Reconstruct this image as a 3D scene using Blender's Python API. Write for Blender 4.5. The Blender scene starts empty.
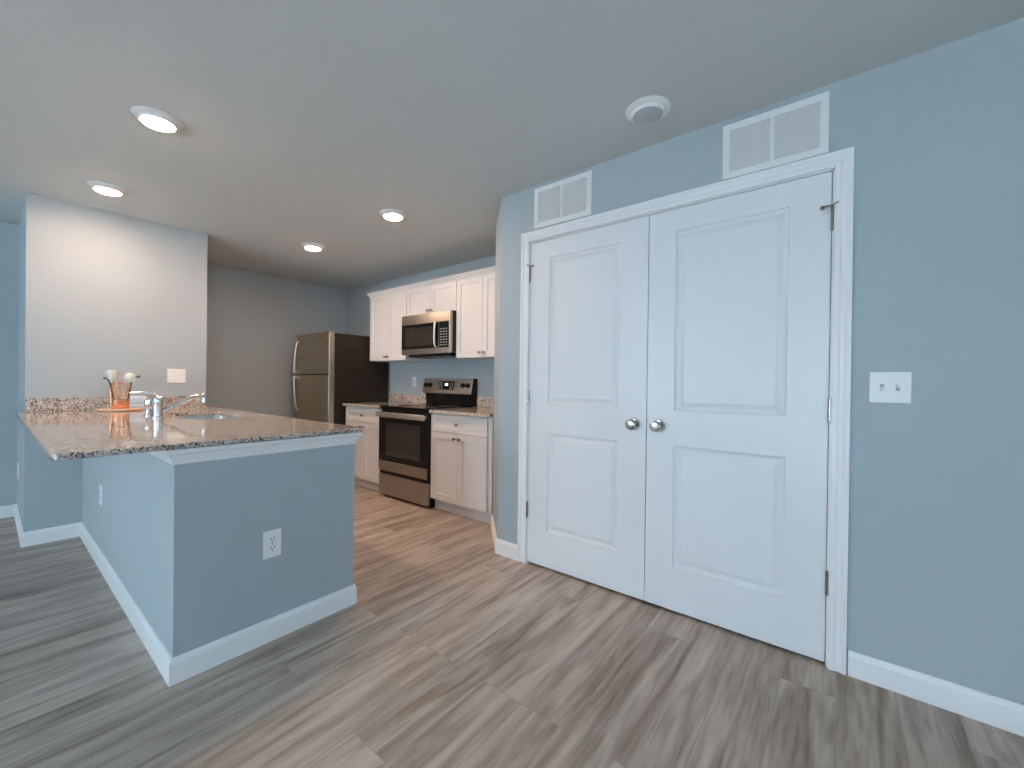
import bpy, bmesh, math, random
from mathutils import Vector, Matrix

random.seed(7)
SC = bpy.context.scene
COL = SC.collection

# ------------------------------------------------------------------ camera
YAW, PITCH, ROLL = math.radians(38.2764), math.radians(-0.2332), math.radians(0.7149)
F = Vector((math.cos(YAW), math.sin(YAW), 0)); R = Vector((math.sin(YAW), -math.cos(YAW), 0)); U = Vector((0, 0, 1))
F, U = F * math.cos(PITCH) + U * math.sin(PITCH), U * math.cos(PITCH) - F * math.sin(PITCH)
R, U = R * math.cos(ROLL) + U * math.sin(ROLL), U * math.cos(ROLL) - R * math.sin(ROLL)
cd = bpy.data.cameras.new('camera'); cam = bpy.data.objects.new('camera', cd); COL.objects.link(cam)
cd.sensor_width = 36; cd.lens = 416.34 / 1024 * 36; cd.clip_start = .02
M4 = Matrix((R, U, -F)).transposed().to_4x4(); M4.translation = (0, 0, 1.1736)
cam.matrix_world = M4
SC.camera = cam

# ------------------------------------------------------------------ world, daylight, exposure
w = bpy.data.worlds.new('sky'); SC.world = w; w.use_nodes = True
bg = w.node_tree.nodes['Background']; bg.inputs[0].default_value = (.55, .75, 1, 1); bg.inputs[1].default_value = 1.0
SC.view_settings.view_transform = 'Standard'; SC.view_settings.look = 'None'
SC.view_settings.gamma = 1; SC.view_settings.exposure = 0.0; SC.view_settings.use_curve_mapping = False

RX0, RX1, RY0, RY1, H = -4.2, 2.19, -3.2, 5.42, 2.44        # room extents

def area(name, loc, rot, sx, sy, power, col):
    l = bpy.data.lights.new(name, 'AREA'); l.shape = 'RECTANGLE'; l.size = sx; l.size_y = sy
    l.energy = power; l.color = col
    o = bpy.data.objects.new(name, l); COL.objects.link(o); o.location = loc; o.rotation_euler = rot
    return o
PI = math.pi
DAY = (.65, .845, 1.0)
# daylight through the small window of the left wall, and through the wide sliding window behind the camera
area('daylight_left_window', (RX0 - .06, .10, 1.06), (0, -PI / 2, 0), 1.98, .9, 84, DAY)
area('added_side_fill', (RX0 - .06, 2.8, 1.35), (0, -PI / 2, 0), 1.5, 1.3, 122, DAY)  # added fill light from an unseen side, brightens the peninsula's long face
area('daylight_back_window', (-.9, RY0 - .06, 1.15), (PI / 2, 0, 0), 2.5, 2.0, 38, DAY)
LAMP_COL = (1.0, .69, .50); LAMP_STRENGTH = 300

# ------------------------------------------------------------------ materials
def mat(name, col, rough=.5, metal=0.0, spec=.5, coat=0.0):
    m = bpy.data.materials.new(name); m.use_nodes = True
    b = m.node_tree.nodes['Principled BSDF']
    b.inputs['Base Color'].default_value = (*col, 1); b.inputs['Roughness'].default_value = rough
    b.inputs['Metallic'].default_value = metal; b.inputs['Specular IOR Level'].default_value = spec
    b.inputs['Coat Weight'].default_value = coat
    return m
def nd(m, t, **kw):
    n = m.node_tree.nodes.new(t)
    for k, v in kw.items():
        if hasattr(n, k): setattr(n, k, v)
        else: n.inputs[k].default_value = v
    return n
def lk(m, a, b): m.node_tree.links.new(a, b)
def bump(m, scale, strength, dist=.002, detail=3):
    b = m.node_tree.nodes['Principled BSDF']; g = nd(m, 'ShaderNodeNewGeometry')
    n = nd(m, 'ShaderNodeTexNoise', Scale=scale, Detail=detail); lk(m, g.outputs['Position'], n.inputs['Vector'])
    u = nd(m, 'ShaderNodeBump', Strength=strength, Distance=dist)
    lk(m, n.outputs['Fac'], u.inputs['Height']); lk(m, u.outputs['Normal'], b.inputs['Normal'])
def ramp(m, stops, interp='LINEAR'):
    r = nd(m, 'ShaderNodeValToRGB'); r.color_ramp.interpolation = interp; e = r.color_ramp.elements
    while len(e) < len(stops): e.new(.5)
    for i, (p, c) in enumerate(stops): e[i].position = p; e[i].color = (*c, 1)
    return r

PAINT = mat('grey_blue_wall_paint', (.388, .440, .468), .6, spec=.3); bump(PAINT, 130, .35, .0015)
CEIL = mat('ceiling_paint', (.64, .67, .665), .85, spec=.2); bump(CEIL, 90, .5, .002)
TRIM = mat('white_trim_paint', (.86, .87, .88), .35, spec=.45)
DOORP = mat('white_door_paint', (.77, .79, .81), .35, spec=.5); bump(DOORP, 25, .04, .001)
CAB = mat('white_cabinet_paint', (.72, .71, .70), .32, spec=.45)
PLATE = mat('white_plastic_plate', (.84, .84, .83), .3)
SLOT = mat('dark_slot', (.05, .05, .05), .5)
SINKM = mat('sink_steel', (.78, .78, .76), .25, 1)
CHROME = mat('chrome', (.70, .72, .75), .08, 1)
NICKEL = mat('satin_nickel', (.40, .39, .37), .2, 1)
DNICK = mat('dark_nickel_knob', (.26, .24, .22), .3, 1)
STEEL = mat('stainless_steel', (.46, .42, .37), .30, 1)
STEELD = mat('slate_stainless', (.46, .39, .30), .34, 1)
STEELL = mat('bright_steel_edge', (.78, .74, .68), .35, 1)
def brushed(m, sx, sz):
    b = m.node_tree.nodes['Principled BSDF']; t = nd(m, 'ShaderNodeTexCoord'); mp = nd(m, 'ShaderNodeMapping')
    mp.inputs['Scale'].default_value = (sx, sx, sz); lk(m, t.outputs['Object'], mp.inputs['Vector'])
    n = nd(m, 'ShaderNodeTexNoise', Scale=1.0, Detail=2); lk(m, mp.outputs['Vector'], n.inputs['Vector'])
    r = nd(m, 'ShaderNodeMapRange'); r.inputs['To Min'].default_value = .34; r.inputs['To Max'].default_value = .5
    lk(m, n.outputs['Fac'], r.inputs['Value']); lk(m, r.outputs['Result'], b.inputs['Roughness'])
brushed(STEEL, 3, 400); brushed(STEELD, 3, 400)
BLACK = mat('black_enamel', (.008, .008, .008), .3, spec=.35)
BGLASS = mat('black_glass', (.006, .006, .007), .06, spec=.4)
WGLASS = mat('dark_window_glass', (.035, .028, .022), .08, spec=.9)
SIDE = mat('fridge_dark_side', (.022, .019, .014), .5, spec=.25)
COPPER = mat('copper_wire', (.85, .42, .24), .22, 1)
WOODT = mat('pale_wood', (.62, .42, .28), .5)
BAMB = mat('warm_wood_handle', (.55, .30, .15), .5)
MINT = mat('pale_mint_silicone', (.62, .70, .66), .45)
DARKU = mat('dark_utensil', (.06, .045, .04), .4)
CLOTH = mat('pale_blue_cloth', (.60, .76, .95), .8)
LENS_OFF = mat('frosted_lens', (.52, .55, .56), .6)
DISP = mat('display', (.02, .02, .02), .2)
e_ = nd(DISP, 'ShaderNodeTexCoord')
LCD = mat('lit_display_digits', (.8, .9, 1), .3)
LCD.node_tree.nodes['Principled BSDF'].inputs['Emission Color'].default_value = (.75, .9, 1, 1)
LCD.node_tree.nodes['Principled BSDF'].inputs['Emission Strength'].default_value = 2.0
BTN = mat('grey_button_print', (.35, .35, .34), .4)
GLASS = mat('window_glass', (1, 1, 1), 0.0); GLASS.node_tree.nodes['Principled BSDF'].inputs['Transmission Weight'].default_value = 1
GLASS.node_tree.nodes['Principled BSDF'].inputs['IOR'].default_value = 1.0
LENS = bpy.data.materials.new('lit_lens'); LENS.use_nodes = True
lb = LENS.node_tree.nodes['Principled BSDF']; lb.inputs['Base Color'].default_value = (.9, .9, .9, 1)
lb.inputs['Emission Color'].default_value = (*LAMP_COL, 1); lb.inputs['Emission Strength'].default_value = LAMP_STRENGTH

# granite: crystals of beige, brown, grey and near-black
def granite(name, k):
    m = mat(name, (.5, .4, .3), .07, spec=.5, coat=.0); b = m.node_tree.nodes['Principled BSDF']
    g = nd(m, 'ShaderNodeNewGeometry')
    v = nd(m, 'ShaderNodeTexVoronoi', Scale=200.0); v2 = nd(m, 'ShaderNodeTexVoronoi', Scale=95.0)
    n = nd(m, 'ShaderNodeTexNoise', Scale=26.0, Detail=3)
    for q in (v, v2, n): lk(m, g.outputs['Position'], q.inputs['Vector'])
    s = nd(m, 'ShaderNodeSeparateColor'); lk(m, v.outputs['Color'], s.inputs[0])
    s2 = nd(m, 'ShaderNodeSeparateColor'); lk(m, v2.outputs['Color'], s2.inputs[0])
    a = nd(m, 'ShaderNodeMath', operation='MULTIPLY'); a.inputs[1].default_value = .55; lk(m, s.outputs[0], a.inputs[0])
    c = nd(m, 'ShaderNodeMath', operation='MULTIPLY'); c.inputs[1].default_value = .30; lk(m, s2.outputs[1], c.inputs[0])
    d = nd(m, 'ShaderNodeMath', operation='ADD'); lk(m, a.outputs[0], d.inputs[0]); lk(m, c.outputs[0], d.inputs[1])
    e = nd(m, 'ShaderNodeMath', operation='MULTIPLY_ADD'); e.inputs[1].default_value = .5; e.inputs[2].default_value = -.10
    lk(m, n.outputs['Fac'], e.inputs[0])
    f = nd(m, 'ShaderNodeMath', operation='ADD'); lk(m, d.outputs[0], f.inputs[0]); lk(m, e.outputs[0], f.inputs[1])
    r = ramp(m, [(0, (.02, .022, .025)), (.29, (.07, .07, .075)), (.38, (.22, .20, .19)), (.47, (.44, .385, .34)),
                 (.60, (.62, .56, .50)), (.76, (.50, .38, .29)), (.88, (.76, .72, .68))], 'CONSTANT')
    lk(m, f.outputs[0], r.inputs[0]); lk(m, r.outputs[0], b.inputs['Base Color'])
    return m
GRAN = granite('speckled_granite', 1)

# vinyl plank floor, boards run along X
FLOOR = mat('oak_plank_floor', (.3, .25, .2), .42, spec=.35)
def floor_nodes(m):
    b = m.node_tree.nodes['Principled BSDF']; g = nd(m, 'ShaderNodeNewGeometry')
    br = nd(m, 'ShaderNodeTexBrick'); br.offset = .37; br.offset_frequency = 3; br.squash = 1
    br.inputs['Color1'].default_value = (0, 0, 0, 1); br.inputs['Color2'].default_value = (1, 1, 1, 1); br.inputs['Mortar'].default_value = (.5, .5, .5, 1)
    br.inputs['Scale'].default_value = 1; br.inputs['Mortar Size'].default_value = .0012; br.inputs['Mortar Smooth'].default_value = .3
    br.inputs['Brick Width'].default_value = 1.22; br.inputs['Row Height'].default_value = .18
    lk(m, g.outputs['Position'], br.inputs['Vector'])
    off = nd(m, 'ShaderNodeVectorMath', operation='MULTIPLY'); off.inputs[1].default_value = (37, 53, 19)
    lk(m, br.outputs['Color'], off.inputs[0])
    ad = nd(m, 'ShaderNodeVectorMath', operation='ADD'); lk(m, g.outputs['Position'], ad.inputs[0]); lk(m, off.outputs[0], ad.inputs[1])
    def noise(sc, det, dist=0.0):
        mp = nd(m, 'ShaderNodeMapping'); mp.inputs['Scale'].default_value = sc; lk(m, ad.outputs[0], mp.inputs['Vector'])
        n = nd(m, 'ShaderNodeTexNoise', Scale=1.0, Detail=det, Distortion=dist); lk(m, mp.outputs[0], n.inputs['Vector']); return n
    n1 = noise((1.6, 13, 1), 4, .8); n2 = noise((4, 70, 1), 4, .3); n3 = noise((3.0, 22, 1), 2, 1.5)
    def mul(a, k, c=0.0):
        q = nd(m, 'ShaderNodeMath', operation='MULTIPLY_ADD'); q.inputs[1].default_value = k; q.inputs[2].default_value = c
        lk(m, a, q.inputs[0]); return q.outputs[0]
    def add(a, c):
        q = nd(m, 'ShaderNodeMath', operation='ADD'); lk(m, a, q.inputs[0]); lk(m, c, q.inputs[1]); return q.outputs[0]
    t = add(add(mul(n1.outputs['Fac'], 1.0, -.17), mul(n2.outputs['Fac'], .32, -.16)), mul(br.outputs['Color'], .11, -.055))
    t = add(t, mul(n3.outputs['Fac'], .30, 0))
    r = ramp(m, [(.22, (.20, .155, .120)), (.40, (.335, .275, .228)), (.58, (.465, .395, .338)), (.78, (.57, .50, .44))])
    lk(m, t, r.inputs[0])
    # thin dark joint
    mx = nd(m, 'ShaderNodeMixRGB'); mx.inputs[2].default_value = (.11, .09, .075, 1)
    fa = nd(m, 'ShaderNodeMath', operation='MULTIPLY'); fa.inputs[1].default_value = .3; lk(m, br.outputs['Fac'], fa.inputs[0])
    lk(m, fa.outputs[0], mx.inputs[0]); lk(m, r.outputs[0], mx.inputs[1]); lk(m, mx.outputs[0], b.inputs['Base Color'])
    u = nd(m, 'ShaderNodeBump', Strength=.25, Distance=.001); lk(m, n2.outputs['Fac'], u.inputs['Height']); lk(m, u.outputs[0], b.inputs['Normal'])
floor_nodes(FLOOR)

# ------------------------------------------------------------------ mesh helpers
def box(bm, x0, x1, y0, y1, z0, z1, bev=0.0, seg=2):
    r = bmesh.ops.create_cube(bm, size=1)
    vs = r['verts']
    for v in vs:
        v.co = Vector(((x0 + x1) / 2 + v.co.x * (x1 - x0), (y0 + y1) / 2 + v.co.y * (y1 - y0), (z0 + z1) / 2 + v.co.z * (z1 - z0)))
    if bev:
        es = list({e for v in vs for e in v.link_edges})
        bmesh.ops.bevel(bm, geom=es, offset=bev, segments=seg, affect='EDGES', profile=.5)
def bx(*a, **k):
    bm = bmesh.new(); box(bm, *a, **k); return bm
def tf(bm, m, verts=None):
    bmesh.ops.transform(bm, matrix=m, verts=verts or bm.verts)
def lathe(bm, prof, seg=32, m=None):
    """prof: list of (radius, z); closed with caps where the radius is > 0 at the ends"""
    rings = []
    for r, z in prof:
        if r < 1e-6: rings.append([bm.verts.new((0, 0, z))])
        else: rings.append([bm.verts.new((r * math.cos(2 * PI * i / seg), r * math.sin(2 * PI * i / seg), z)) for i in range(seg)])
    new = [v for q in rings for v in q]
    for a, b in zip(rings, rings[1:]):
        for i in range(seg):
            j = (i + 1) % seg
            if len(a) == 1 and len(b) == 1: continue
            if len(a) == 1: bm.faces.new((a[0], b[i], b[j]))
            elif len(b) == 1: bm.faces.new((a[i], b[0], a[j]))
            else: bm.faces.new((a[i], b[i], b[j], a[j]))
    if len(rings[0]) > 1: bm.faces.new(list(rings[0]))
    if len(rings[-1]) > 1: bm.faces.new(list(reversed(rings[-1])))
    if m: tf(bm, m, new)
    bmesh.ops.recalc_face_normals(bm, faces=bm.faces)
def tube(bm, pts, rad, seg=10):
    pts = [Vector(p) for p in pts]; n = len(pts)
    rads = rad if isinstance(rad, (list, tuple)) else [rad] * n
    rings = []; up = None
    for i, p in enumerate(pts):
        t = (pts[min(i + 1, n - 1)] - pts[max(i - 1, 0)]).normalized()
        if up is None: up = Vector((0, 0, 1)) if abs(t.z) < .9 else Vector((1, 0, 0))
        s = t.cross(up).normalized(); u = s.cross(t).normalized(); up = u
        rings.append([bm.verts.new(p + (s * math.cos(2 * PI * k / seg) + u * math.sin(2 * PI * k / seg)) * rads[i]) for k in range(seg)])
    for a, b in zip(rings, rings[1:]):
        for k in range(seg): bm.faces.new((a[k], b[k], b[(k + 1) % seg], a[(k + 1) % seg]))
    bm.faces.new(rings[0]); bm.faces.new(list(reversed(rings[-1])))
    bmesh.ops.recalc_face_normals(bm, faces=bm.faces)
def smooth_pts(pts, n=8):
    """Catmull-Rom through pts"""
    P = [Vector(p) for p in pts]; P = [P[0] * 2 - P[1]] + P + [P[-1] * 2 - P[-2]]; out = []
    for i in range(1, len(P) - 2):
        for k in range(n):
            t = k / n; a, b, c, d = P[i - 1], P[i], P[i + 1], P[i + 2]
            out.append(.5 * ((2 * b) + (-a + c) * t + (2 * a - 5 * b + 4 * c - d) * t * t + (-a + 3 * b - 3 * c + d) * t ** 3))
    out.append(P[-2]); return out
def prism(bm, poly, z0, z1):
    a = [bm.verts.new((x, y, z0)) for x, y in poly]; b = [bm.verts.new((x, y, z1)) for x, y in poly]; n = len(poly)
    for i in range(n): bm.faces.new((a[i], a[(i + 1) % n], b[(i + 1) % n], b[i]))
    bm.faces.new(list(reversed(a))); bm.faces.new(b)
    bmesh.ops.recalc_face_normals(bm, faces=bm.faces)
def sweep(bm, path, prof, closed=False):
    """extrude a profile (out, z) along a plan path; 'out' is to the right of travel; mitred corners"""
    P = [Vector(p) for p in path]; n = len(P); rings = []
    for i, p in enumerate(P):
        d0 = (p - P[i - 1]).normalized() if i else None; d1 = (P[i + 1] - p).normalized() if i < n - 1 else None
        d0 = d0 or d1; d1 = d1 or d0
        n0 = Vector((d0.y, -d0.x)); n1 = Vector((d1.y, -d1.x)); m = (n0 + n1).normalized(); k = 1 / max(m.dot(n0), .2)
        rings.append([bm.verts.new((p.x + m.x * k * o, p.y + m.y * k * o, z)) for o, z in prof])
    L = len(prof)
    for a, b in zip(rings, rings[1:]):
        for k in range(L): bm.faces.new((a[k], a[(k + 1) % L], b[(k + 1) % L], b[k]))
    bm.faces.new(rings[0]); bm.faces.new(list(reversed(rings[-1])))
    bmesh.ops.recalc_face_normals(bm, faces=bm.faces)
def slab(W, Z, T, panels, prof):
    """door-like slab, front at y=0 looking -y, local x 0..W, z 0..Z; panels (x0,x1,z0,z1) carved with rings (inset, depth)"""
    bm = bmesh.new()
    xs = sorted({0, W, *[p[0] for p in panels], *[p[1] for p in panels]}); zs = sorted({0, Z, *[p[2] for p in panels], *[p[3] for p in panels]})
    V = {}
    def v(x, z, y=0.0):
        k = (round(x, 5), round(y, 5), round(z, 5))
        if k not in V: V[k] = bm.verts.new((x, y, z))
        return V[k]
    for i in range(len(xs) - 1):
        for j in range(len(zs) - 1):
            a = (xs[i], xs[i + 1], zs[j], zs[j + 1])
            if any(abs(a[0] - p[0]) < 1e-6 and abs(a[1] - p[1]) < 1e-6 and abs(a[2] - p[2]) < 1e-6 and abs(a[3] - p[3]) < 1e-6 for p in panels):
                prev = [v(a[0], a[2]), v(a[1], a[2]), v(a[1], a[3]), v(a[0], a[3])]
                for ins, dep in prof:
                    cur = [v(a[0] + ins, a[2] + ins, dep), v(a[1] - ins, a[2] + ins, dep), v(a[1] - ins, a[3] - ins, dep), v(a[0] + ins, a[3] - ins, dep)]
                    for k in range(4): bm.faces.new((prev[k], prev[(k + 1) % 4], cur[(k + 1) % 4], cur[k]))
                    prev = cur
                bm.faces.new(prev)
            else: bm.faces.new((v(a[0], a[2]), v(a[1], a[2]), v(a[1], a[3]), v(a[0], a[3])))
    # sides and back
    fr = [v(x, 0) for x in xs] + [v(W, z) for z in zs[1:]] + [v(x, Z) for x in reversed(xs[:-1])] + [v(0, z) for z in reversed(zs[1:-1])]
    bk = [bm.verts.new((q.co.x, T, q.co.z)) for q in fr]; n = len(fr)
    for k in range(n): bm.faces.new((fr[(k + 1) % n], fr[k], bk[k], bk[(k + 1) % n]))
    bm.faces.new(bk)
    bmesh.ops.recalc_face_normals(bm, faces=bm.faces)
    return bm
def obj(name, bm, m, parent=None, smooth=False, angle=35, kind=None, loc=None):
    me = bpy.data.meshes.new(name); bm.to_mesh(me); bm.free(); me.materials.append(m)
    if smooth:
        me.polygons.foreach_set('use_smooth', [True] * len(me.polygons)); me.set_sharp_from_angle(angle=math.radians(angle))
    o = bpy.data.objects.new(name, me); COL.objects.link(o)
    if parent: o.parent = parent
    if loc: o.location = loc
    if kind: o['kind'] = kind
    return o
def struct(name, bm, m, **k): return obj(name, bm, m, kind='structure', **k)
def tag(o, label, cat, group=None):
    o['label'] = label; o['category'] = cat
    if group: o['group'] = group
    return o
def thing(name, label, cat, loc=(0, 0, 0), rz=0, group=None):
    o = bpy.data.objects.new(name, None); COL.objects.link(o); o.location = loc; o.rotation_euler = (0, 0, rz)
    o.empty_display_size = .1
    return tag(o, label, cat, group)
def copy_thing(root, loc, rz=None, label=None):
    r = root.copy(); COL.objects.link(r); r.location = loc
    if rz is not None: r.rotation_euler = (0, 0, rz)
    if label: r['label'] = label
    for ch in list(root.children):
        c = ch.copy(); COL.objects.link(c); c.parent = r
        for g in list(ch.children):
            d = g.copy(); COL.objects.link(d); d.parent = c
    return r
def RXm(a): return Matrix.Rotation(a, 4, 'X')
def RYm(a): return Matrix.Rotation(a, 4, 'Y')
def Tm(x, y, z): return Matrix.Translation((x, y, z))
WEST = -PI / 2      # local front (-y) turned to world -X

# ------------------------------------------------------------------ measures
XW = 3.16                       # kitchen range wall
XD = 2.19                       # pantry wall face
AC0, AC1 = (2.19, 1.84), (2.56, 2.205)   # angled corner of the pantry
PX0, PX1, PY = .453, 1.207, 2.0          # peninsula knee wall
BX0, BX1, BY = .173, 1.214, 4.40         # wall block behind the peninsula
DY0, DY1, DZ = .024, 1.596, 2.088        # pantry door opening
CAS = .062

# ------------------------------------------------------------------ shell
struct('floor', bx(RX0 - .2, XW + .2, RY0 - .2, RY1 + .2, -.12, 0), FLOOR)
struct('ceiling', bx(RX0 - .2, XW + .2, RY0 - .2, RY1 + .2, H, H + .12), CEIL)
bm = bmesh.new()                                     # pantry wall with the door opening, one extruded outline
T = .12
ys = [RY0 - .1, DY0, DY1, AC0[1]]
box(bm, XD, XD + T, ys[0], ys[1], 0, H); box(bm, XD, XD + T, ys[2], ys[3] - .05, 0, H); box(bm, XD, XD + T, ys[1], ys[2], DZ, H)
prism(bm, [AC0, AC1, (AC1[0] + .1, AC1[1] - .0), (AC1[0] + .1, AC1[1] - .12), (XD + T, AC0[1] - .05), (XD, AC0[1] - .05)], 0, H)
box(bm, AC1[0] + .1, XW + .1, AC1[1] - .12, AC1[1], 0, H)
struct('wall_pantry', bm, PAINT)
struct('wall_pantry_rear', bx(XD + .8, XD + .9, RY0, AC1[1] - .12, 0, H), PAINT)
struct('wall_range', bx(XW, XW + .12, AC1[1] - .12, RY1 + .1, 0, H), PAINT)
struct('wall_back', bx(RX0 - .1, XW + .1, RY1, RY1 + .12, 0, H), PAINT)
struct('wall_block', bx(BX0, BX1, BY, RY1, 0, H), PAINT)
bm = bmesh.new()
prism(bm, [(PX0, PY), (PX1, PY), (PX1, PY + .10), (PX0 + .112, PY + .10), (PX0 + .112, BY), (PX0, BY)], 0, .895)
struct('wall_peninsula', bm, PAINT)
# left wall with a window, and the wall behind the camera with a wide window
wy0, wy1, wz0, wz1 = -.35, .55, .6, 2.1          # the first opening is a glazed door, the second an added, unseen window for fill light
bm = bmesh.new()
box(bm, RX0 - .1, RX0, RY0, wy0, 0, H); box(bm, RX0 - .1, RX0, wy1, 2.15, 0, H); box(bm, RX0 - .1, RX0, 3.45, RY1, 0, H)
for q0, q1, zz in ((wy0, wy1, .05), (2.15, 3.45, wz0)): box(bm, RX0 - .1, RX0, q0, q1, 0, zz); box(bm, RX0 - .1, RX0, q0, q1, wz1, H)
struct('wall_left', bm, PAINT)
vx0, vx1, vz1 = -2.15, .35, 2.15
bm = bmesh.new()
box(bm, RX0 - .1, vx0, RY0 - .1, RY0, 0, H); box(bm, vx1, XD, RY0 - .1, RY0, 0, H); box(bm, vx0, vx1, RY0 - .1, RY0, 0, .1); box(bm, vx0, vx1, RY0 - .1, RY0, vz1, H)
struct('wall_front', bm, PAINT)
def window(name, horiz, a0, a1, z0, z1, pos, n):
    bm = bmesh.new(); t = .045
    def bb(u0, u1, q0, q1):
        if horiz: box(bm, u0, u1, pos - .03, pos + .03, q0, q1, .004)
        else: box(bm, pos - .03, pos + .03, u0, u1, q0, q1, .004)
    bb(a0, a1, z0, z0 + t); bb(a0, a1, z1 - t, z1); bb(a0, a0 + t, z0, z1); bb(a1 - t, a1, z0, z1)
    for i in range(1, n): c = a0 + (a1 - a0) * i / n; bb(c - t / 2, c + t / 2, z0, z1)
    f = struct(name, bm, TRIM)
    bm = bmesh.new()
    if horiz: box(bm, a0 + t, a1 - t, pos - .003, pos + .003, z0 + t, z1 - t)
    else: box(bm, pos - .003, pos + .003, a0 + t, a1 - t, z0 + t, z1 - t)
    obj('pane', bm, GLASS, f)
window('window_1', False, wy0, wy1, .05, wz1, RX0 - .03, 1)
window('added_side_window', False, 2.15, 3.45, wz0, wz1, RX0 - .03, 2)  # added unseen window that lets the side fill light in
window('window_2', True, vx0, vx1, .1, vz1, RY0 - .03, 2)

# baseboards
BB = [(0, 0), (.014, 0), (.014, .080), (.009, .094), (.006, .100), (0, .100)]
def base(name, path):
    bm = bmesh.new(); sweep(bm, path, BB); struct(name, bm, TRIM)
base('baseboard_peninsula', [(PX1, PY + .10), (PX1, PY), (PX0, PY), (PX0, BY), (BX0, BY), (BX0, RY1), (RX0, RY1)][::-1] and
     [(RX0, RY1), (BX0, RY1), (BX0, BY), (PX0, BY), (PX0, PY), (PX1, PY), (PX1, PY + .10)])
base('baseboard_back', [(BX1, BY + .02), (BX1, RY1), (2.30, RY1)])
base('baseboard_pantry', [(2.56 + .03, 2.205 + .0296), AC1, AC0, (XD, DY1 + CAS)][1:])
base('baseboard_right', [(XD, DY0 - CAS), (XD, RY0)])
base('baseboard_left', [(RX0, RY0), (RX0, wy0)][::-1] and [(RX0, wy1 + .02), (RX0, RY1)])
base('baseboard_front', [(vx0, RY0), (RX0, RY0)])

# moulding under the peninsula granite: flared trim round the knee wall
bm = bmesh.new()
sweep(bm, [(PX0, BY), (PX0, PY), (PX1, PY), (PX1, PY + .10)],
      [(0, .842), (.006, .842), (.009, .853), (.020, .880), (.026, .884), (.030, .901), (0, .901)])
struct('trim_1', bm, TRIM)

# ------------------------------------------------------------------ pantry double door
# casing (local frame: x to the viewer's right, front -y)
def casing():
    bm = bmesh.new(); W = DY1 - DY0; Z = DZ
    pr = [(0, 0), (0, .012), (.006, .016), (.020, .016), (.026, .012), (.040, .013), (.048, .018), (CAS, .018), (CAS, 0)]   # (outward, proud)
    pts = [(0, 0, -1, 0), (0, Z, -1, 1), (W, Z, 1, 1), (W, 0, 1, 0)]
    rings = []
    for x, z, dx, dz in pts: rings.append([bm.verts.new((x + dx * (o - .006), -q, z + dz * (o - .006))) for o, q in pr])
    L = len(pr)
    for a, b in zip(rings, rings[1:]):
        for k in range(L): bm.faces.new((a[k], a[(k + 1) % L], b[(k + 1) % L], b[k]))
    bm.faces.new(rings[0]); bm.faces.new(rings[-1])
    # jamb lining the opening
    box(bm, -.001, .012, 0, .12, 0, Z); box(bm, W - .012, W + .001, 0, .12, 0, Z); box(bm, 0, W, 0, .12, Z - .012, Z + .001)
    bmesh.ops.recalc_face_normals(bm, faces=bm.faces)
    return bm
o = struct('trim_2', casing(), TRIM); o.location = (XD, DY1, 0); o.rotation_euler = (0, 0, WEST)
LEAFW = (DY1 - DY0 - .024 - .010) / 2; LEAFH = DZ - .012 - .005 - .016
PROF = [(.004, .007), (.016, .013), (.022, .013), (.044, .003), (.050, .0025)]
def leaf(name, y_left, hinge_side, panx):
    """y_left: world Y of the viewer-left edge; leaf front sits a hair behind the wall face"""
    pans = [(panx[0], panx[1], .222, .842), (panx[0], panx[1], 1.022, 1.945)]
    d = struct(name, slab(LEAFW, LEAFH, .035, pans, PROF), DOORP)
    d.location = (XD - .001, y_left, .016); d.rotation_euler = (0, 0, WEST)
    # knob with rose
    kx = LEAFW - .064 if hinge_side < 0 else .064
    bm = bmesh.new(); lathe(bm, [(.033, 0), (.033, .004), (.029, .010), (.014, .012), (.012, .030), (.015, .036), (.025, .042), (.0285, .052), (.027, .062), (.019, .069), (0, .071)], 32, Tm(kx, 0, .940) @ RXm(PI / 2))
    obj('knob', bm, NICKEL, d, smooth=True)
    hx = 0 if hinge_side < 0 else LEAFW
    for i, z in enumerate((.352 - .016, 1.072 - .016, 1.874 - .016)):
        bm = bmesh.new(); lathe(bm, [(.004, -.052), (.007, -.049), (.007, .049), (.004, .052)], 16, Tm(hx + hinge_side * .0045, -.0075, z))
        box(bm, hx - .004 + hinge_side * .004, hx + .004 + hinge_side * .004, -.006, .001, z - .045, z + .045)
        h = obj('hinge', bm, NICKEL, d, smooth=True)
        if i == 2:                                    # hinge-pin door stop on the top hinge
            bm = bmesh.new(); x0 = hx + hinge_side * .0045
            tube(bm, [(x0, -.0075, z + .054), (x0 - hinge_side * .02, -.018, z + .050), (x0 - hinge_side * .034, -.026, z + .046)], [.0045, .004, .004], 8)
            tube(bm, [(x0, -.0075, z + .054), (x0 + hinge_side * .018, -.022, z + .058)], .0035, 8)
            lathe(bm, [(.008, 0), (.009, .006), (.006, .012)], 12, Tm(x0 - hinge_side * .034, -.026, z + .038))
            obj('door_stop', bm, DNICK, h, smooth=True)
    return d
leaf('door_1', DY1 - .012 - .003, -1, (.142, .612))
leaf('door_2', DY0 + .012 + .003 + LEAFW, 1, (.140, .622))
bm = bmesh.new(); box(bm, XD + .05, XD + .10, DY0, DY1, 0, .002); struct('door_gap_shade', bm, SLOT)   # dark strip painted in as the shade of the gap under the doors

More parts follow.
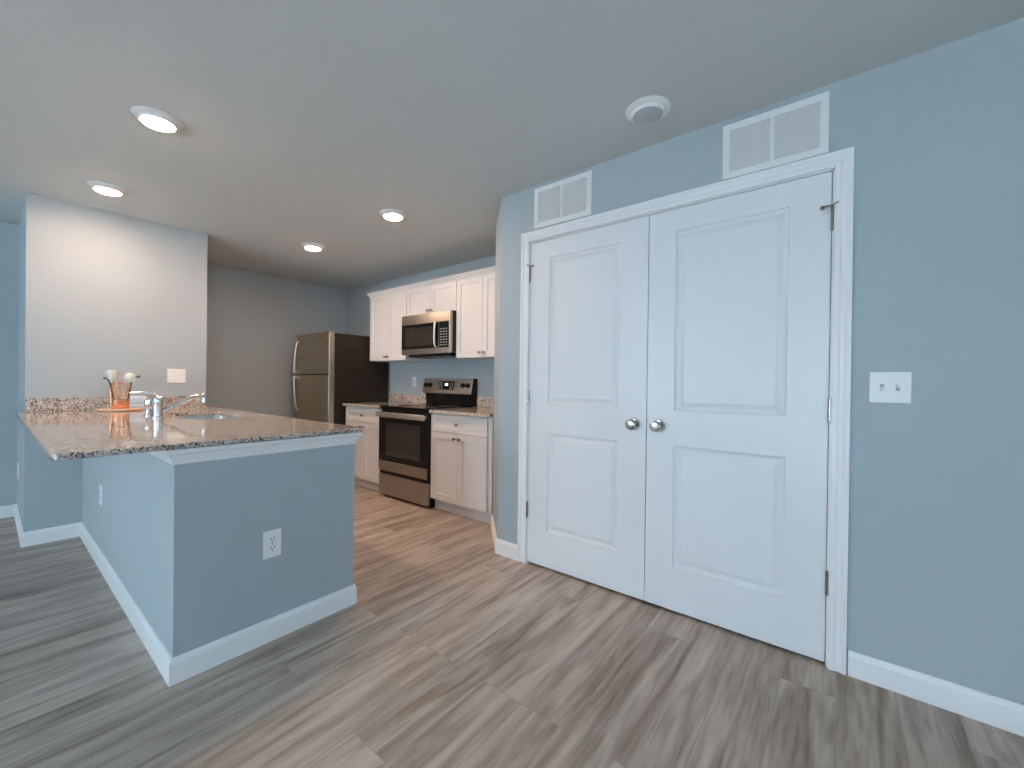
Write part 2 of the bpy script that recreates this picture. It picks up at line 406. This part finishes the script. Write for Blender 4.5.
# ------------------------------------------------------------------ return-air grilles above the doors
def grille(loc, label):
    t = thing('return_air_grille', label, 'air vent', loc, WEST, 'return air grilles above the pantry doors')
    W, Z = .405, .256; fr = .030
    bm = bmesh.new()
    box(bm, 0, W, -.009, 0, 0, fr); box(bm, 0, W, -.009, 0, Z - fr, Z); box(bm, 0, fr, -.009, 0, fr, Z - fr); box(bm, W - fr, W, -.009, 0, fr, Z - fr)
    bmesh.ops.remove_doubles(bm, verts=bm.verts, dist=1e-5)
    box(bm, W / 2 - .007, W / 2 + .007, -.008, 0, fr, Z - fr)
    obj('frame', bm, PLATE, t)
    bm = bmesh.new(); box(bm, fr, W - fr, -.0012, 0, fr, Z - fr); obj('backing', bm, SLOT, t)
    bm = bmesh.new(); n = 20
    for s in ((fr, W / 2 - .007), (W / 2 + .007, W - fr)):
        for i in range(n):
            z = fr + (Z - 2 * fr) * (i + .5) / n
            b2 = bmesh.new(); box(b2, s[0], s[1], -.0062, .0062, -.0006, .0006); tf(b2, Tm(0, -.0052, z) @ RXm(math.radians(-35)))
            me = bpy.data.meshes.new('t'); b2.to_mesh(me); b2.free(); bm.from_mesh(me); bpy.data.meshes.remove(me)
    obj('louvres', bm, PLATE, t)
    for x in (.012, W - .012):
        bm = bmesh.new(); lathe(bm, [(.004, 0), (.0035, .0015), (0, .002)], 12, Tm(x, -.009, Z / 2) @ RXm(PI / 2)); obj('screw', bm, PLATE, t, smooth=True)
    return t
grille((XD, 1.557, 2.158), 'white two-panel return air grille above the left pantry door near the wall corner')
grille((XD, .456, 2.152), 'white two-panel return air grille above the right pantry door near the room side')

# ------------------------------------------------------------------ wall plates
def plate(name, label, cat, loc, rz, kind, W, Z, group=None):
    t = thing(name, label, cat, loc, rz, group)
    bm = bmesh.new(); box(bm, -W / 2, W / 2, -.006, 0, -Z / 2, Z / 2, .0025); obj('plate', bm, PLATE, t)
    if kind == 'duplex':
        for s in (-1, 1):
            b = bmesh.new(); box(b, -.0165, .0165, -.0085, -.004, s * .0195 - .014, s * .0195 + .014, .003)
            f = obj('socket', b, PLATE, t)
            b = bmesh.new()
            box(b, -.0085, -.0055, -.0092, -.0083, s * .0195 - .002, s * .0195 + .008); box(b, .0055, .0085, -.0092, -.0083, s * .0195 - .002, s * .0195 + .008)
            lathe(b, [(.0028, 0), (.0028, .0008)], 12, Tm(0, -.0084, s * .0195 - .0075) @ RXm(PI / 2)); obj('slots', b, SLOT, f)
        b = bmesh.new(); lathe(b, [(.0032, 0), (.0026, .0012), (0, .0015)], 12, Tm(0, -.006, 0) @ RXm(PI / 2)); obj('screw', b, NICKEL, t, smooth=True)
    if kind == 'toggle2':
        for i, x in enumerate((-.023, .023)):
            b = bmesh.new(); box(b, x - .006, x + .006, -.0072, -.005, -.0125, .0125, .001)
            k = obj('switch_surround', b, BTN, t)
            b = bmesh.new(); box(b, -.0045, .0045, -.019, 0, -.0045, .0045, .0015); tf(b, Tm(x, -.004, 0) @ RXm(math.radians(-28 if i else 28)))
            obj('toggle', b, PLATE, k)
            for s in (-1, 1):
                b = bmesh.new(); lathe(b, [(.003, 0), (.0025, .001), (0, .0012)], 10, Tm(x, -.006, s * .030) @ RXm(PI / 2)); obj('screw', b, PLATE, t, smooth=True)
    if kind == 'combo':
        for i, x in enumerate((-.030, .030)):
            b = bmesh.new(); box(b, x - .017, x + .017, -.0078, -.005, -.034, .034, .0015); k = obj('switch_frame', b, PLATE, t)
            b = bmesh.new(); box(b, -.013, .013, -.004, 0, -.029, .029, .0012); tf(b, Tm(x, -.0068, 0) @ RXm(math.radians(4 if i else -4))); obj('rocker', b, PLATE, k)
    return t
G = 'white wall plates'
plate('outlet', 'white duplex outlet on the end of the grey-blue peninsula wall', 'outlet', (.805, PY, .435), 0, 'duplex', .076, .122)
plate('outlet', 'white outlet on the long side of the peninsula wall under the granite overhang', 'outlet', (PX0, 3.59, .443), WEST, 'duplex', .076, .122)
plate('outlet', 'small white outlet on the hallway wall at the far left edge', 'outlet', (BX0, 5.14, .42), WEST, 'duplex', .076, .122)
plate('outlet', 'white outlet on the wall between the refrigerator and the range', 'outlet', (XW, 3.965, 1.165), WEST, 'duplex', .072, .118)
plate('light_switch', 'white double toggle switch plate to the right of the pantry doors', 'light switch', (XD, -.151, 1.172), WEST, 'toggle2', .122, .120)
plate('light_switch', 'white two-gang switch plate above the peninsula backsplash, behind the faucet', 'light switch', (1.004, BY, 1.193), 0, 'combo', .124, .118)

# ------------------------------------------------------------------ ceiling lights
def ceiling_light(loc, label, lens, group=None):
    t = thing('ceiling_light', label, 'ceiling light', loc, 0, group)
    bm = bmesh.new(); lathe(bm, [(.100, 0), (.100, -.003), (.095, -.008), (.074, -.014), (.069, -.026), (.066, -.026), (.066, -.006), (0, -.006)], 40); obj('trim_ring', bm, PLATE, t, smooth=True, angle=30)
    bm = bmesh.new(); lathe(bm, [(.0655, -.0065), (.0655, -.026), (.058, -.030), (.035, -.033), (0, -.034)], 28); obj('lens', bm, lens, t, smooth=True, angle=30)
    return t
GL = 'recessed lights over the kitchen'
c0 = ceiling_light((.52, 2.635, H), 'lit round ceiling light nearest the camera, above the near end of the peninsula', LENS, GL)
copy_thing(c0, (.505, 3.86, H), label='lit round ceiling light close to the wall behind the peninsula')
copy_thing(c0, (1.915, 2.68, H), label='lit round ceiling light over the aisle in front of the range')
copy_thing(c0, (1.92, 3.935, H), label='lit round ceiling light farthest back, toward the refrigerator')
ceiling_light((1.895, .715, H), 'unlit round white ceiling light above the pantry doors', LENS_OFF)

# ------------------------------------------------------------------ peninsula counter
def rounded(x0, x1, y0, y1, r, n=6, corners=(1, 1, 1, 1)):
    out = []
    for (cx, cy, a0, on) in ((x0 + r, y0 + r, PI, corners[0]), (x1 - r, y0 + r, 1.5 * PI, corners[1]), (x1 - r, y1 - r, 0, corners[2]), (x0 + r, y1 - r, .5 * PI, corners[3])):
        if on: out += [(cx + r * math.cos(a0 + k / n * PI / 2), cy + r * math.sin(a0 + k / n * PI / 2)) for k in range(n + 1)]
        else:
            sx = -1 if a0 in (PI, .5 * PI) else 1; sy = -1 if a0 in (PI, 1.5 * PI) else 1
            out.append((cx + sx * r, cy + sy * r))
    return out
def plate_with_hole(outer, inner, z0, z1, rr=.004):
    bm = bmesh.new()
    def loop(pts, z): return [bm.verts.new((x, y, z)) for x, y in pts]
    def shrink(pts, d):
        c = []; n = len(pts)
        for i in range(n):
            a = Vector(pts[i - 1]); b = Vector(pts[i]); e = Vector(pts[(i + 1) % n])
            d0 = (b - a).normalized(); d1 = (e - b).normalized(); n0 = Vector((-d0.y, d0.x)); n1 = Vector((-d1.y, d1.x)); m = (n0 + n1).normalized()
            c.append(tuple(b + m * d / max(m.dot(n0), .3)))
        return c
    levels = [(rr, z0), (0, z0 + rr), (0, z1 - rr), (rr * .3, z1 - rr * .3), (rr, z1)]
    Ls = [loop(shrink(outer, d), z) for d, z in levels]
    n = len(outer)
    for a, b in zip(Ls, Ls[1:]):
        for i in range(n): bm.faces.new((a[i], a[(i + 1) % n], b[(i + 1) % n], b[i]))
    if inner:
        it, ib = loop(inner, z1), loop(inner, z0); k = len(inner)
        for i in range(k): bm.faces.new((it[i], it[(i + 1) % k], ib[(i + 1) % k], ib[i]))
        for o_, i_ in ((Ls[-1], it), (Ls[0], ib)):
            es = [bm.edges.get((L[i], L[(i + 1) % len(L)])) or bm.edges.new((L[i], L[(i + 1) % len(L)])) for L in (o_, i_) for i in range(len(L))]
            bmesh.ops.triangle_fill(bm, use_beauty=True, edges=es)
    else: bm.faces.new(Ls[-1]); bm.faces.new(list(reversed(Ls[0])))
    bmesh.ops.recalc_face_normals(bm, faces=bm.faces)
    return bm
SX0, SX1, SY0, SY1 = .775, 1.135, 3.02, 3.74
outer = rounded(.131, 1.245, 1.972, BY, .028, 6, (1, 1, 0, 0)); inner = rounded(SX0, SX1, SY0, SY1, .05, 6)
t = tag(obj('countertop', plate_with_hole(outer, inner, .903, .925), GRAN), 'glossy speckled brown and grey granite counter of the peninsula', 'countertop')
bm = bmesh.new(); box(bm, BX0 + .003, BX1 - .003, BY - .02, BY, .925, 1.022, .002); obj('backsplash', bm, GRAN, t)

# sink
def basin():
    bm = bmesh.new(); prof = [(0, .902), (.006, .88), (.010, .76), (.05, .725)]
    def lp(ins, z): return [bm.verts.new((x, y, z)) for x, y in rounded(SX0 - .006 + ins, SX1 + .006 - ins, SY0 - .006 + ins, SY1 + .006 - ins, .055, 6)]
    rim = [bm.verts.new((x, y, .902)) for x, y in rounded(SX0 - .03, SX1 + .03, SY0 - .03, SY1 + .03, .06, 6)]
    Ls = [rim] + [lp(i, z) for i, z in prof]
    n = len(rim)
    for a, b in zip(Ls, Ls[1:]):
        for i in range(n): bm.faces.new((a[i], a[(i + 1) % n], b[(i + 1) % n], b[i]))
    bm.faces.new(Ls[-1])
    # outer shell
    Lo = [[bm.verts.new((v.co.x + (v.co.x - cx) * .02, v.co.y + (v.co.y - cy) * .02, v.co.z - .004)) for v in L] for L in Ls for cx, cy in (((SX0 + SX1) / 2, (SY0 + SY1) / 2),)]
    for a, b in zip(Lo, Lo[1:]):
        for i in range(n): bm.faces.new((b[i], b[(i + 1) % n], a[(i + 1) % n], a[i]))
    bm.faces.new(Lo[-1])
    for i in range(n): bm.faces.new((Ls[0][i], Lo[0][i], Lo[0][(i + 1) % n], Ls[0][(i + 1) % n]))
    bmesh.ops.recalc_face_normals(bm, faces=bm.faces)
    return bm
s = thing('kitchen_sink', 'stainless steel undermount sink set in the peninsula granite', 'sink', ((SX0 + SX1) / 2, (SY0 + SY1) / 2, .725))
b = basin(); tf(b, Tm(-(SX0 + SX1) / 2, -(SY0 + SY1) / 2, -.725)); obj('basin', b, SINKM, s, smooth=True, angle=50)
bm = bmesh.new(); lathe(bm, [(.045, .0), (.045, .004), (.034, .006), (.032, .001), (0, .001)], 28); obj('drain', bm, NICKEL, s, smooth=True)

# faucet: body near the bar side, lever to the left, thin spout reaching over the sink
f = thing('faucet', 'chrome single-lever faucet with a long thin spout beside the sink', 'faucet', (.668, 3.32, .925))
bm = bmesh.new(); lathe(bm, [(.033, 0), (.033, .006), (.026, .012), (.025, .085), (.027, .095), (.027, .118), (.021, .134), (.010, .142), (0, .144)], 32); obj('body', bm, CHROME, f, smooth=True)
bm = bmesh.new(); tube(bm, smooth_pts([(.015, 0, .035), (.06, -.005, .060), (.13, -.012, .105), (.185, -.018, .132), (.215, -.021, .140), (.229, -.022, .130), (.232, -.022, .108)], 6), .012, 14)
lathe(bm, [(.012, 0), (.012, .022), (.009, .024)], 16, Tm(.232, -.022, .092)); obj('spout', bm, CHROME, f, smooth=True, angle=50)
bm = bmesh.new(); tube(bm, smooth_pts([(0, 0, .136), (-.025, .004, .150), (-.07, .010, .160), (-.128, .016, .156)], 6), [.009] * 5 + [.006] * 6 + [.005] * 6 + [.0045] * 2, 12); obj('lever', bm, CHROME, f, smooth=True, angle=50)
sp = thing('side_sprayer', 'short chrome sprayer standing left of the faucet body', 'sprayer', (.672, 3.56, .925))
bm = bmesh.new(); lathe(bm, [(.030, 0), (.030, .006), (.022, .012), (.019, .03), (.017, .045)], 24); obj('collar', bm, CHROME, sp, smooth=True)
bm = bmesh.new(); lathe(bm, [(.018, .045), (.026, .056), (.029, .080), (.026, .100), (.014, .110), (0, .112)], 24); obj('spray_head', bm, CHROME, sp, smooth=True)

# tray, copper basket with utensils, folded cloth
ty = tag(obj('serving_board', (lambda b: (lathe(b, [(.118, 0), (.125, .004), (.125, .012), (.120, .016), (0, .016)], 40), b)[1])(bmesh.new()), WOODT, smooth=True, loc=(.635, 4.235, .925)),
         'round pale wooden board on the counter against the backsplash', 'board')
bk = thing('utensil_basket', 'copper wire basket standing on the round wooden board', 'basket', (.632, 4.235, .941))
def basket():
    bm = bmesh.new(); r0, r1, hh = .048, .058, .185
    for z in (.003, .035, .065, .095, .125, .155, hh):
        r = r0 + (r1 - r0) * z / hh
        tube(bm, [(r * math.cos(a * PI / 12), r * math.sin(a * PI / 12), z) for a in range(25)], .0028 if z in (.003, hh) else .0016, 6)
    for k in range(12):
        a = k * PI / 6; tube(bm, [(r0 * math.cos(a), r0 * math.sin(a), .003), (r1 * math.cos(a), r1 * math.sin(a), hh)], .0018, 6)
    return bm
obj('wire_frame', basket(), COPPER, bk, smooth=True, angle=60)
bm = bmesh.new(); lathe(bm, [(.046, .001), (.047, .003), (.0515, .06), (.0495, .06), (.044, .005), (0, .005)], 28); obj('cup', bm, COPPER, bk, smooth=True)
BKX, BKY, BKZ = .632, 4.235, .946
def utensil(name, label, dx, dy, ox, oy, L, hm, head, hmat, cat='utensil'):
    """stands in the basket at (dx,dy) and leans toward (ox,oy); L is the length"""
    t = thing(name, label, cat, (BKX + dx, BKY + dy, BKZ), 0, 'utensils in the copper basket')
    d = Vector((ox, oy, 1)).normalized()
    b = bmesh.new(); tube(b, [d * 0, d * (L * .4), d * (L * .75)], [.005, .005, .004], 8); obj('handle', b, hm, t, smooth=True)
    b = bmesh.new()
    rot = d.to_track_quat('Z', 'Y').to_matrix().to_4x4(); m = Matrix.Translation(d * (L * .72)) @ rot
    if head == 'spoon':
        lathe(b, [(.004, 0), (.020, .018), (.034, .045), (.036, .062), (.028, .084), (.012, .096), (0, .098)], 20, m @ Matrix.Scale(.35, 4, (0, 1, 0)))
    elif head == 'ball':
        lathe(b, [(.004, -.005), (.022, .008), (.034, .028), (.037, .048), (.030, .068), (.014, .080), (0, .083)], 20, m)
    elif head == 'turner':
        box(b, -.026, .026, -.003, .003, 0, .09, .002); tf(b, m)
    elif head == 'hook':
        sg = -.6 if ox < 0 else .8; m = Matrix.Translation(d * (L * .72))
        tube(b, [m @ Vector(p) for p in smooth_pts([(0, 0, 0), (.004 * sg, 0, .025), (.022 * sg, 0, .055), (.050 * sg, 0, .068), (.066 * sg, 0, .070)], 5)], [.005] * 15 + [.008] * 6, 8)
    elif head == 'whisk':
        for k in range(5):
            a = k * PI / 5; tube(b, [m @ Vector((math.cos(a) * .022 * math.sin(s * PI / 8), math.sin(a) * .022 * math.sin(s * PI / 8), .085 * (.5 - .5 * math.cos(s * PI / 8)))) for s in range(9)] , .0014, 5)
            tube(b, [m @ Vector((-math.cos(a) * .022 * math.sin(s * PI / 8), -math.sin(a) * .022 * math.sin(s * PI / 8), .085 * (.5 - .5 * math.cos(s * PI / 8)))) for s in range(9)] , .0014, 5)
    obj('head', b, hmat, t, smooth=True)
utensil('ladle', 'pale mint round-headed utensil leaning right in the copper basket', .016, -.006, .14, -.05, .255, BAMB, 'ball', MINT)
utensil('spoon', 'pale mint spoon leaning left in the copper basket', -.018, -.012, -.20, -.06, .262, BAMB, 'spoon', MINT)
utensil('spatula', 'pale mint spatula standing toward the left back of the copper basket', -.012, .014, -.10, .10, .275, BAMB, 'turner', MINT)
utensil('whisk', 'copper whisk upright in the middle of the copper basket', .002, .004, .01, .02, .250, BAMB, 'whisk', COPPER)
utensil('dark_ladle', 'dark hooked utensil at the right of the copper basket', .026, -.024, .16, -.06, .235, DARKU, 'hook', DARKU)
utensil('dark_spoon', 'dark hooked utensil at the left of the copper basket', -.030, -.015, -.18, -.10, .215, DARKU, 'hook', DARKU)
# folded cloth
bm = bmesh.new(); box(bm, -.065, .065, -.022, .022, 0, .042, .008, 3); box(bm, -.063, .063, -.020, .022, .040, .104, .010, 3)
tag(obj('folded_cloth', bm, CLOTH, smooth=True, loc=(.735, 4.345, .925)), 'folded pale blue cloth standing against the backsplash behind the faucet', 'cloth')

# ------------------------------------------------------------------ cabinets (local frame: x right, front at y=0 facing -y, back at +y)
SHAKER = [(.0015, .0085), (.002, .009)]
def knob_bm(x, z, y=-.020):
    b = bmesh.new(); lathe(b, [(.008, 0), (.006, .004), (.005, .012), (.009, .016), (.0145, .020), (.0145, .024), (.010, .027), (0, .028)], 18, Tm(x, y, z) @ RXm(PI / 2)); return b
def shaker(w, h, st=.058): return slab(w, h, .020, [(st, w - st, st, h - st)], SHAKER)
def base_cabinet(label, loc, rz, W, filler=0.0, depth=.60, open_top=False, ztop=.884, group=None, toe=.105):
    t = thing('base_cabinet', label, 'cabinet', loc, rz, group)
    bm = bmesh.new(); k = .018
    box(bm, 0, k, 0, depth, toe, ztop); box(bm, W - k, W, 0, depth, toe, ztop); box(bm, k, W - k, 0, depth, toe, toe + k); box(bm, k, W - k, depth - .008, depth, toe, ztop)
    box(bm, k, W - k, 0, .019, ztop - .04, ztop); box(bm, k, W - k, 0, .019, toe, toe + .03); box(bm, k, W - k, 0, .019, ztop - .19, ztop - .17)
    if not open_top: box(bm, k, W - k, .019, depth - .008, ztop - k, ztop)
    if filler: box(bm, W, W + filler, 0, .02, toe, ztop)
    obj('carcass', bm, CAB, t)
    bm = bmesh.new(); box(bm, 0, W + filler, .040, .055, 0, toe); obj('toe_kick', bm, CAB, t)
    g = .004; dh = .150; zt = ztop - .012
    d = obj('drawer', (lambda b: (tf(b, Tm(g, -.020, zt - dh)), b)[1])(slab(W - 2 * g, dh, .020, [(.045, W - 2 * g - .045, .038, dh - .038)], SHAKER)), CAB, t)
    obj('knob', knob_bm(W / 2, zt - dh / 2), DNICK, d, smooth=True)
    h = zt - dh - .004 - (toe + .004); w2 = W / 2 - g - .0015
    for i, x in enumerate((g, W / 2 + .0015)):
        b = shaker(w2, h); tf(b, Tm(x, -.020, toe + .004)); dr = obj('door', b, CAB, t)
        obj('knob', knob_bm(W / 2 + (-.030 if i == 0 else .030), toe + .004 + h - .045), DNICK, dr, smooth=True)
    return t
XB = 2.555   # carcass front plane of base units, door face .02 nearer
base_cabinet('white shaker base cabinet to the right of the range, beside the pantry corner', (XB, 2.940, 0), WEST, .690, filler=.038, group='base cabinets beside the range', depth=XW - XB - .004)
base_cabinet('white shaker base cabinet to the left of the range, beside the refrigerator', (XB, 4.395, 0), WEST, .692, group='base cabinets beside the range', depth=XW - XB - .004)
# kitchen side of the peninsula
for i, (y0, W_, lab) in enumerate(((2.105, .76, 'white base cabinet under the peninsula nearest its free end'), (2.868, .98, 'white sink cabinet under the peninsula'), (3.851, .54, 'white base cabinet under the peninsula next to the wall'))):
    base_cabinet(lab, (1.185, y0, 0), PI / 2, W_, depth=.615, open_top=True, ztop=.902, group='cabinets under the peninsula')

def wall_cabinet(label, loc, W, Z, knobs_low=.045):
    t = thing('wall_cabinet', label, 'cabinet', loc, WEST, 'wall cabinets over the range')
    D = XW - loc[0]; bm = bmesh.new(); box(bm, 0, W, 0, D, 0, Z); obj('carcass', bm, CAB, t)
    g = .003; w2 = W / 2 - g - .0015; h = Z - 2 * g
    for i, x in enumerate((g, W / 2 + .0015)):
        b = shaker(w2, h, .055); tf(b, Tm(x, -.020, g)); dr = obj('door', b, CAB, t)
        obj('knob', knob_bm(W / 2 + (-.026 if i == 0 else .026), knobs_low), DNICK, dr, smooth=True)
    return t
XU = 2.858
wall_cabinet('tall white shaker wall cabinet on the left, next to the refrigerator', (XU, 4.402, 1.402), .690, .764)
wall_cabinet('short white shaker wall cabinet above the microwave', (XU, 3.710, 1.865), .768, .301, .038)
wall_cabinet('tall white shaker wall cabinet on the right, next to the pantry corner', (XU, 2.940, 1.402), .692, .764)
bm = bmesh.new()
CR = [(0, 2.156), (.004, 2.156), (.008, 2.166), (.026, 2.191), (.032, 2.196), (.034, 2.206), (0, 2.206)]
sweep(bm, [(XW, 4.402), (XU - .020, 4.402), (XU - .020, 2.215)][::-1], [(-a, z) for a, z in CR])
box(bm, XU - .02, XW, 2.25, 4.400, 2.166, 2.178)
tag(obj('crown_moulding', bm, CAB), 'white crown moulding along the top of the wall cabinets', 'moulding')

# kitchen counters
def kcounter(label, y0, y1):
    c = obj('countertop', (lambda b: (box(b, 2.508, XW, y0, y1, .885, .915, .004), b)[1])(bmesh.new()), GRAN); tag(c, label, 'countertop')
    b = bmesh.new(); box(b, XW - .02, XW, y0 + .001, y1 - .001, .915, 1.017, .002); obj('backsplash', b, GRAN, c)
kcounter('granite counter piece to the left of the range, beside the refrigerator', 3.704, 4.415)
kcounter('granite counter piece to the right of the range, against the pantry corner', 2.208, 2.938)

# ------------------------------------------------------------------ range
rg = thing('range', 'stainless and black electric range between the white base cabinets', 'range', (2.535, 3.701, 0), WEST)
W = .760; D = XW - .012 - 2.535
bm = bmesh.new(); box(bm, 0, W, 0, D, .045, .905, .003); box(bm, .02, W - .02, .04, D, .0, .045); obj('body', bm, BLACK, rg)
bm = bmesh.new(); box(bm, -.001, W + .001, -.028, D - .06, .905, .922, .005); ct = obj('cooktop', bm, BGLASS, rg)
for x, y, r in ((.20, .15, .105), (.56, .15, .085), (.20, .40, .075), (.56, .40, .105)):
    bm = bmesh.new(); lathe(bm, [(r, 0), (r, .0006), (r - .003, .0006), (r - .003, 0)], 40, Tm(x, y, .9222)); obj('burner_ring', bm, BTN, ct)
# oven door
od = slab(W - .008, .590, .030, [(.095, W - .103, .145, .495)], [(.003, .004), (.004, .004)]); tf(od, Tm(.004, -.034, .272))
dr = obj('oven_door', od, BGLASS, rg)
bm = bmesh.new(); box(bm, .004, W - .004, -.0375, -.033, .272, .372, .002); obj('lower_panel', bm, STEEL, dr)
bm = bmesh.new(); box(bm, .004, W - .004, -.0365, -.033, .812, .862, .002); obj('upper_panel', bm, BGLASS, dr)
bm = bmesh.new(); box(bm, .110, W - .110, -.0315, -.0295, .425, .760); obj('window', bm, WGLASS, dr)
bm = bmesh.new(); box(bm, -.004, W - .004, -.084, -.064, .812, .864, .009, 3)
for x in (.02, W - .06): box(bm, x, x + .04, -.068, -.034, .825, .857, .003)
obj('handle', bm, STEELL, dr, smooth=True)
bm = bmesh.new(); box(bm, .004, W - .004, -.030, 0, .030, .235, .004); dd = obj('storage_drawer', bm, STEEL, rg)
bm = bmesh.new(); box(bm, .004, W - .004, -.020, -.002, .236, .262, .002); obj('grip_channel', bm, BLACK, dd)
# backguard: raised sloping control panel over a dark recess
bm = bmesh.new()
yb = D - .075
def prof_prism(bm, prof, x0, x1):
    a = [bm.verts.new((x0, y, z)) for y, z in prof]; b = [bm.verts.new((x1, y, z)) for y, z in prof]; n = len(prof)
    for i in range(n): bm.faces.new((a[i], a[(i + 1) % n], b[(i + 1) % n], b[i]))
    bm.faces.new(a); bm.faces.new(list(reversed(b))); bmesh.ops.recalc_face_normals(bm, faces=bm.faces)
prof_prism(bm, [(yb + .045, .915), (D, .915), (D, 1.205), (yb + .022, 1.205), (yb - .012, 1.045), (yb + .035, 1.035)], 0, W)
bg_ = obj('backguard', bm, BLACK, rg)
n_ang = math.atan2(.034, .160)
def on_panel(u, v):   # u across, v up the slope
    return Tm(u, yb - .012, 1.045) @ RXm(-n_ang) @ Tm(0, 0, v)
b = bmesh.new(); box(b, .004, W - .004, -.004, .0, .0, .160, .0015); tf(b, on_panel(0, 0)); pn = obj('control_panel', b, STEEL, rg)
for x in (.055, .125, W - .125, W - .055):
    b = bmesh.new(); lathe(b, [(.027, 0), (.027, .004), (.022, .006), (.020, .026), (.017, .029), (0, .029)], 24); box(b, -.003, .003, -.019, .019, .026, .034)
    tf(b, on_panel(x, .088) @ Tm(0, -.004, 0) @ RXm(PI / 2)); obj('knob', b, BLACK, pn, smooth=True)
b = bmesh.new(); box(b, .255, .495, -.0055, -.003, .040, .135, .001); tf(b, on_panel(0, 0)); dp = obj('display', b, BGLASS, rg)
b = bmesh.new(); box(b, .355, .400, -.0062, -.005, .085, .110); tf(b, on_panel(0, 0)); obj('digits', b, LCD, dp)
for i in range(4):
    for x0 in (.268, .300, .432, .462):
        b = bmesh.new(); box(b, x0, x0 + .018, -.0060, -.005, .050 + i * .020, .060 + i * .020)
        tf(b, on_panel(0, 0)); obj('button', b, BTN, dp)

# ------------------------------------------------------------------ microwave
mw = thing('microwave', 'over-the-range stainless microwave under the short wall cabinet', 'microwave', (2.795, 3.694, 1.450), WEST)
W = .752; Z = .414; D = XW - 2.795
bm = bmesh.new(); box(bm, 0, W, 0, D, .012, Z - .001, .003); obj('body', bm, BLACK, mw)
bm = bmesh.new(); box(bm, 0, W, -.034, 0, .0, Z - .003, .006, 3); fp = obj('front_panel', bm, STEEL, mw, smooth=True)
bm = bmesh.new(); box(bm, .012, .590, -.0395, -.034, .055, Z - .105, .003); dw = obj('door_glass', bm, BGLASS, fp)
bm = bmesh.new(); box(bm, .075, .500, -.0402, -.0394, .085, Z - .140); obj('window', bm, WGLASS, fp)
bm = bmesh.new(); tube(bm, smooth_pts([(.565, -.040, Z - .100), (.565, -.062, Z - .125), (.565, -.070, Z / 2 - .03), (.565, -.062, .085), (.565, -.040, .060)], 8), .011, 12); obj('handle', bm, STEELL, mw, smooth=True, angle=60)
bm = bmesh.new(); box(bm, .598, W - .018, -.0395, -.034, .055, Z - .105, .002); cp = obj('keypad', bm, BGLASS, mw)
for r in range(7):
    for c in range(3):
        bm = bmesh.new(); box(bm, .618 + c * .038, .618 + c * .038 + .024, -.0402, -.0394, .075 + r * .026, .075 + r * .026 + .010)
        obj('button', bm, BTN, cp)
bm = bmesh.new(); lathe(bm, [(.013, 0), (.013, .0008), (0, .0008)], 24, Tm(.375, -.034, Z - .055) @ RXm(PI / 2)); obj('badge', bm, STEELL, mw)
bm = bmesh.new(); box(bm, .06, W - .06, .02, .26, -.022, .012, .003)
obj('underside_vent', bm, BLACK, mw)

# ------------------------------------------------------------------ refrigerator
fr = thing('refrigerator', 'dark stainless top-freezer refrigerator with near-black sides in the back corner', 'refrigerator', (2.435, 5.232, 0), WEST)
W = .782; Z = 1.715; D = .70
bm = bmesh.new(); box(bm, 0, W, 0, D, .03, Z - .012, .004); obj('body', bm, SIDE, fr)
bm = bmesh.new(); box(bm, .01, W - .01, -.006, .0, .05, Z - .02); obj('gasket', bm, BLACK, fr)
def fdoor(name, z0, z1):
    bm = bmesh.new(); box(bm, 0, W, -.072, -.006, z0, z1, .010, 3); d = obj(name, bm, STEELD, fr, smooth=True)
    bm = bmesh.new(); box(bm, W - .0005, W + .0012, -.066, -.010, z0 + .006, z1 - .006); obj('edge_strip', bm, STEEL, d); return d
d1 = fdoor('freezer_door', 1.240, Z); d2 = fdoor('fresh_food_door', .075, 1.228)
def fhandle(par, za, zb):
    bm = bmesh.new(); x = .050
    mid = (za + zb) / 2
    tube(bm, smooth_pts([(x, -.068, za), (x, -.092, za + (zb - za) * .10), (x, -.112, mid), (x, -.120, zb - (zb - za) * .04), (x, -.120, zb)], 8), .012, 12)
    box(bm, x - .010, x + .010, -.118, -.070, min(zb, zb + (za - zb) * .06), max(zb, zb + (za - zb) * .06), .003)
    obj('handle', bm, STEELL, par, smooth=True, angle=60)
fhandle(d1, 1.640, 1.262); fhandle(d2, .800, 1.210)
bm = bmesh.new(); box(bm, W - .045, W - .002, -.06, .01, 1.229, 1.239, .001); obj('middle_hinge', bm, STEELL, fr)
bm = bmesh.new(); box(bm, W - .07, W - .005, -.055, .03, Z - .001, Z + .012, .003); obj('hinge_cover', bm, STEELD, fr)
bm = bmesh.new(); box(bm, .01, W - .01, -.030, .0, .0, .068, .003); obj('base_grille', bm, BLACK, fr)
bm = bmesh.new(); lathe(bm, [(.014, 0), (.014, .001), (0, .001)], 20, Tm(W - .055, -.0725, Z - .055) @ RXm(PI / 2)); obj('badge', bm, STEELL, fr)
